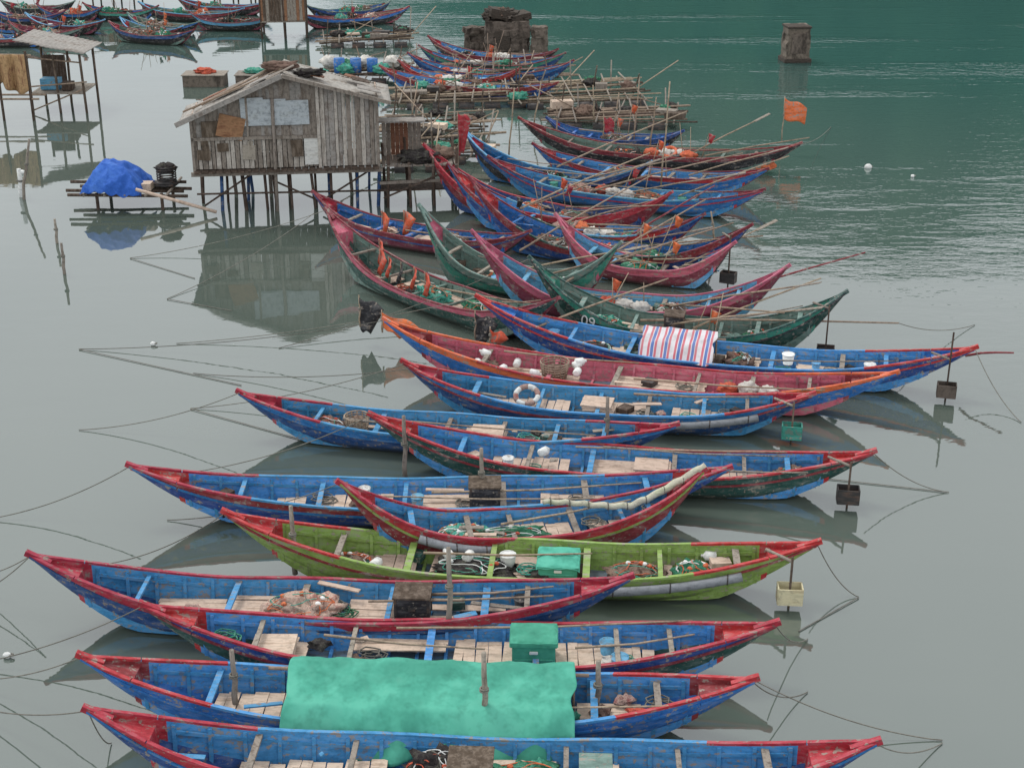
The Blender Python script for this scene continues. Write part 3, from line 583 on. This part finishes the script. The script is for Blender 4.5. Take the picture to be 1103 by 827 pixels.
# blue tarp raft
E=empty('covered_raft',P(95,226,0)); m=MB()
for y in(0,.5,1.0,1.5): m.tube([(-.7+R(-.2,.3),y,.45),(2.8+R(-.3,.3),y+R(-.2,.2),.42)],.05,WOODD,7)
for x in(0,.6,1.2,1.8,2.4): m.tube([(x,-.3,.5),(x,1.8,.5)],.04,WOODG,6)
for x in(.3,2.2): m.tube([(x,0,-.6),(x,0,.5)],.05,WOODD,6); m.tube([(x,1.4,-.6),(x,1.4,.5)],.05,WOODD,6)
m.tube([(1.6,-.5,.75),(3.9,-.6,.1)],.05,WOOD,7); m.obj('frame',E)
m=MB()
def tf(a,b):
    x=-.1+1.75*a; y=-.35+1.9*b; r=max(abs(a-.5)*2,abs(b-.5)*2)
    z=1.28-.7*max(0,r-.35)**1.1*1.4+.10*noise.noise(Vector((x*1.3,y*1.3,0)))+.05*(1-abs(noise.noise(Vector((x*3,y*3,5))))*3)*(.4+r)
    if r>.93: z-=.1
    return Vector((x+.12*noise.noise(Vector((a*3,b*3,3))),y+.12*noise.noise(Vector((a*3,b*3,8))),max(.4,z-.2*(a>.5)*(a-.5))))
m.grid(tf,50,50,TARPB); m.obj('tarp_cover',E,solid=.01)
m=MB()
for k in range(8): m.torus((2.2,.8,.6+k*.07),.28,.02,DARK,n=16)
m.blob((2.2,.8,1.05),(.28,.28,.15),NETS['d'],.3); m.blob((2.2,.7,.62),(.35,.35,.1),DARK,.2); m.box((1.65,.4,.62),(.4,.4,.2),WOOD); m.obj('basket',E)
# ---------------------------------------------------------------- concrete ruins
def conc(u,v,w,dp,h,name,j=.12,yaw=0,taper=1,seed=0):
    m=MB()
    def fn(a,b):
        t=a*4; k=int(t)%4; f=t-int(t); cs=[(-w/2,-dp/2),(w/2,-dp/2),(w/2,dp/2),(-w/2,dp/2)]; p=Vector(cs[k]).lerp(Vector(cs[(k+1)%4]),f)
        z=-.4+(h+.4)*b; s=1+(taper-1)*b; p=Vector((p.x*s,p.y*s,z)); q=Vector((round(p.x*2.5)/2.5,round(p.y*2.5)/2.5,round(p.z*3)/3))*2.3+Vector((u,v,seed)); e=Vector((noise.noise(q),noise.noise(q+Vector((9,0,0))),noise.noise(q+Vector((0,9,0)))*b))*j*2; q2=p*6+Vector((u,0,0)); return p+e+Vector((noise.noise(q2),noise.noise(q2+Vector((3,3,3))),noise.noise(q2+Vector((5,1,3)))*b))*j*.5
    m.grid(fn,48,18,CONC,False)
    top=[fn(i/48,1) for i in range(48)]; c=sum(top,Vector())/48-Vector((0,0,.1)); m.add(top+[c],[(i,(i+1)%48,48) for i in range(48)],CONC)
    return m.obj(name,loc=P(u,v,0)+Vector((0,dp/2,0)),rot=(0,0,yaw))
a=conc(546,60,2.0,1.8,1.5,'concrete_ruin',.1)
CD=surf('mossy_dark_concrete',sh(72,64,56),wear=sh(42,38,34),wearamt=.8,rough=.95,dirt=.8,scale=3,bump=1)
m=MB()
for k in range(5): m.box((R(-.5,.5),R(-.4,.4),1.5+R(0,.3)),(R(.8,1.3),R(.6,1.1),R(.25,.4)),CD,rz(R(-.4,.4))@Matrix.Rotation(R(-.25,.25),3,'Y'))
for k in range(14): m.blob((R(-.95,.95),R(-.8,.1),1.65+R(-.1,.25)),(R(.1,.22),R(.1,.2),R(.06,.16)),random.choice((CD,NETS['d'],NETS['b'])),.7,4,12,8)
m.box((-.2,-.93,.7),(.7,.12,.8),CD); m.obj('broken_top_slab',a,bevel=.03)
conc(512,56,1.0,1,1.1,'concrete_ruin',.1); conc(581,62,.7,.8,1.35,'concrete_ruin',.08)
a=conc(858,68,1.1,1.0,1.6,'concrete_pillar',.05,.1,.92); m=MB(); m.box((0,0,.08),(1.25,1.1,.2),CD); m.box((0,0,1.55),(1.1,1.05,.1),CD); m.box((0,-.5,.85),(.7,.06,.9),CONC); m.obj('footing',a,bevel=.05)
# ---------------------------------------------------------------- hills
m=MB()
def hill(a,b):
    x=-420+900*a; y=190+260*b
    t=max(0,min(1,(x+60)/110)); prof=12+56*t*t*(3-2*t)
    z=-1.5+ (prof*min(1,b*4)**.6)+ (8*noise.noise(Vector((x*.012,y*.012,0)))+4*noise.noise(Vector((x*.06,y*.06,3)))+2.2*noise.noise(Vector((x*.2,y*.2,5))))*min(1,b*5)
    return Vector((x,y+8*noise.noise(Vector((x*.02,0,0))),z))
hm=surf('wooded_hillside',(.028,.085,.068),wear=(.05,.12,.07),wearamt=.8,rough=.95,dirt=.6,stretch=(1,1,1),scale=.12,bump=0,spec=0)
m.grid(hill,220,60,hm,False); m.obj('wooded_hills')
# ---------------------------------------------------------------- water
m,nt,N,L=nodes('estuary_water')
tc=N.new('ShaderNodeTexCoord'); pos=tc.outputs['Object']
sx=N.new('ShaderNodeSeparateXYZ'); L.new(pos,sx.inputs[0])
big=noise_n(N,L,pos,.05,2,.5)
def math_(op,a,b,c=None):
    n=N.new('ShaderNodeMath'); n.operation=op
    for i,x in enumerate((a,b,c)):
        if x is None: continue
        if hasattr(x,'is_output'): L.new(x,n.inputs[i])
        else: n.inputs[i].default_value=x
    return n.outputs[0]
e=math_('MULTIPLY_ADD',sx.outputs[0],.035,math_('MULTIPLY_ADD',sx.outputs[1],.016,math_('MULTIPLY',big,1.3)))
mask=ramp(N,L,e,1.25,2.0,.03,.55)
ms=N.new('ShaderNodeMapping'); ms.inputs['Scale'].default_value=(.03,.22,1); L.new(pos,ms.inputs[0])
st_=ramp(N,L,noise_n(N,L,ms.outputs[0],1,3,.6),.54,.66,0,2.4)
mask=math_('ADD',mask,math_('MULTIPLY',st_,math_('MULTIPLY',mask,1.0)))
mp=N.new('ShaderNodeMapping'); mp.inputs['Scale'].default_value=(.8,1.6,1); L.new(pos,mp.inputs[0])
r1=noise_n(N,L,mp.outputs[0],1.6,3,.6); r2=noise_n(N,L,mp.outputs[0],.35,2,.5)
hgt=math_('ADD',math_('MULTIPLY',math_('MULTIPLY',r1,mask),.032),math_('MULTIPLY',r2,.010))
bp=N.new('ShaderNodeBump'); bp.inputs['Strength'].default_value=1; bp.inputs['Distance'].default_value=1; L.new(hgt,bp.inputs['Height'])
df=N.new('ShaderNodeBsdfDiffuse'); gl=N.new('ShaderNodeBsdfGlossy'); gl.inputs['Roughness'].default_value=.025; gl.inputs['Color'].default_value=(.97,.985,1,1)
L.new(bp.outputs[0],gl.inputs['Normal'])
c=mixc(N,L,ramp(N,L,big,.35,.65),(.078,.104,.088),(.098,.122,.104))
c=mixc(N,L,ramp(N,L,math_('MULTIPLY_ADD',sx.outputs[0],.8,sx.outputs[1]),40,78),c,(.03,.088,.078)); L.new(c,df.inputs[0])  # hill reflection deepened by dark teal painted into the far right diffuse colour
fr=N.new('ShaderNodeFresnel'); fr.inputs[0].default_value=2.3; L.new(bp.outputs[0],fr.inputs['Normal'])
mx=N.new('ShaderNodeMixShader'); L.new(fr.outputs[0],mx.inputs[0]); L.new(df.outputs[0],mx.inputs[1]); L.new(gl.outputs[0],mx.inputs[2])
o=N.new('ShaderNodeOutputMaterial'); L.new(mx.outputs[0],o.inputs[0])
w=MB(); w.add([(-3000,-600,0),(3000,-600,0),(3000,5000,0),(-3000,5000,0)],[(0,1,2,3)],m); w.obj('water')
# ---------------------------------------------------------------- light
wd=bpy.data.worlds.new('World'); sc.world=wd; wd.use_nodes=True; nt=wd.node_tree; N=nt.nodes; L=nt.links; N.clear()
sky=N.new('ShaderNodeTexSky'); sky.sky_type='NISHITA'; sky.sun_disc=False; sky.sun_elevation=math.radians(58); sky.sun_rotation=math.radians(-40); sky.dust_density=4
tc=N.new('ShaderNodeTexCoord'); nz=noise_n(N,L,tc.outputs['Generated'],2.2,3,.55)
cl=mixc(N,L,ramp(N,L,nz,.3,.7),(10.4,10.7,11.0),(13.0,13.1,13.2))
c=mixc(N,L,.85,sky.outputs[0],cl); bg=N.new('ShaderNodeBackground'); bg.inputs[1].default_value=.1; L.new(c,bg.inputs[0]); o=N.new('ShaderNodeOutputWorld'); L.new(bg.outputs[0],o.inputs[0])
sl=bpy.data.lights.new('sun','SUN'); sl.energy=1.4; sl.angle=math.radians(14); sl.color=(1,.97,.92); so=bpy.data.objects.new('sun',sl); sc.collection.objects.link(so)
el=math.radians(58); az=math.radians(-40); dv=Vector((math.sin(az)*math.cos(el),math.cos(az)*math.cos(el),math.sin(el))); so.rotation_euler=dv.to_track_quat('Z','Y').to_euler()
# ---------------------------------------------------------------- camera
cd=bpy.data.cameras.new('camera'); cd.lens=50; cd.sensor_width=36; cd.clip_end=8000; co=bpy.data.objects.new('camera',cd); sc.collection.objects.link(co)
co.location=(0,0,H); co.rotation_euler=(math.pi/2-PITCH,0,0); sc.camera=co
sc.view_settings.view_transform='Standard'; sc.view_settings.look='None'; sc.view_settings.exposure=0
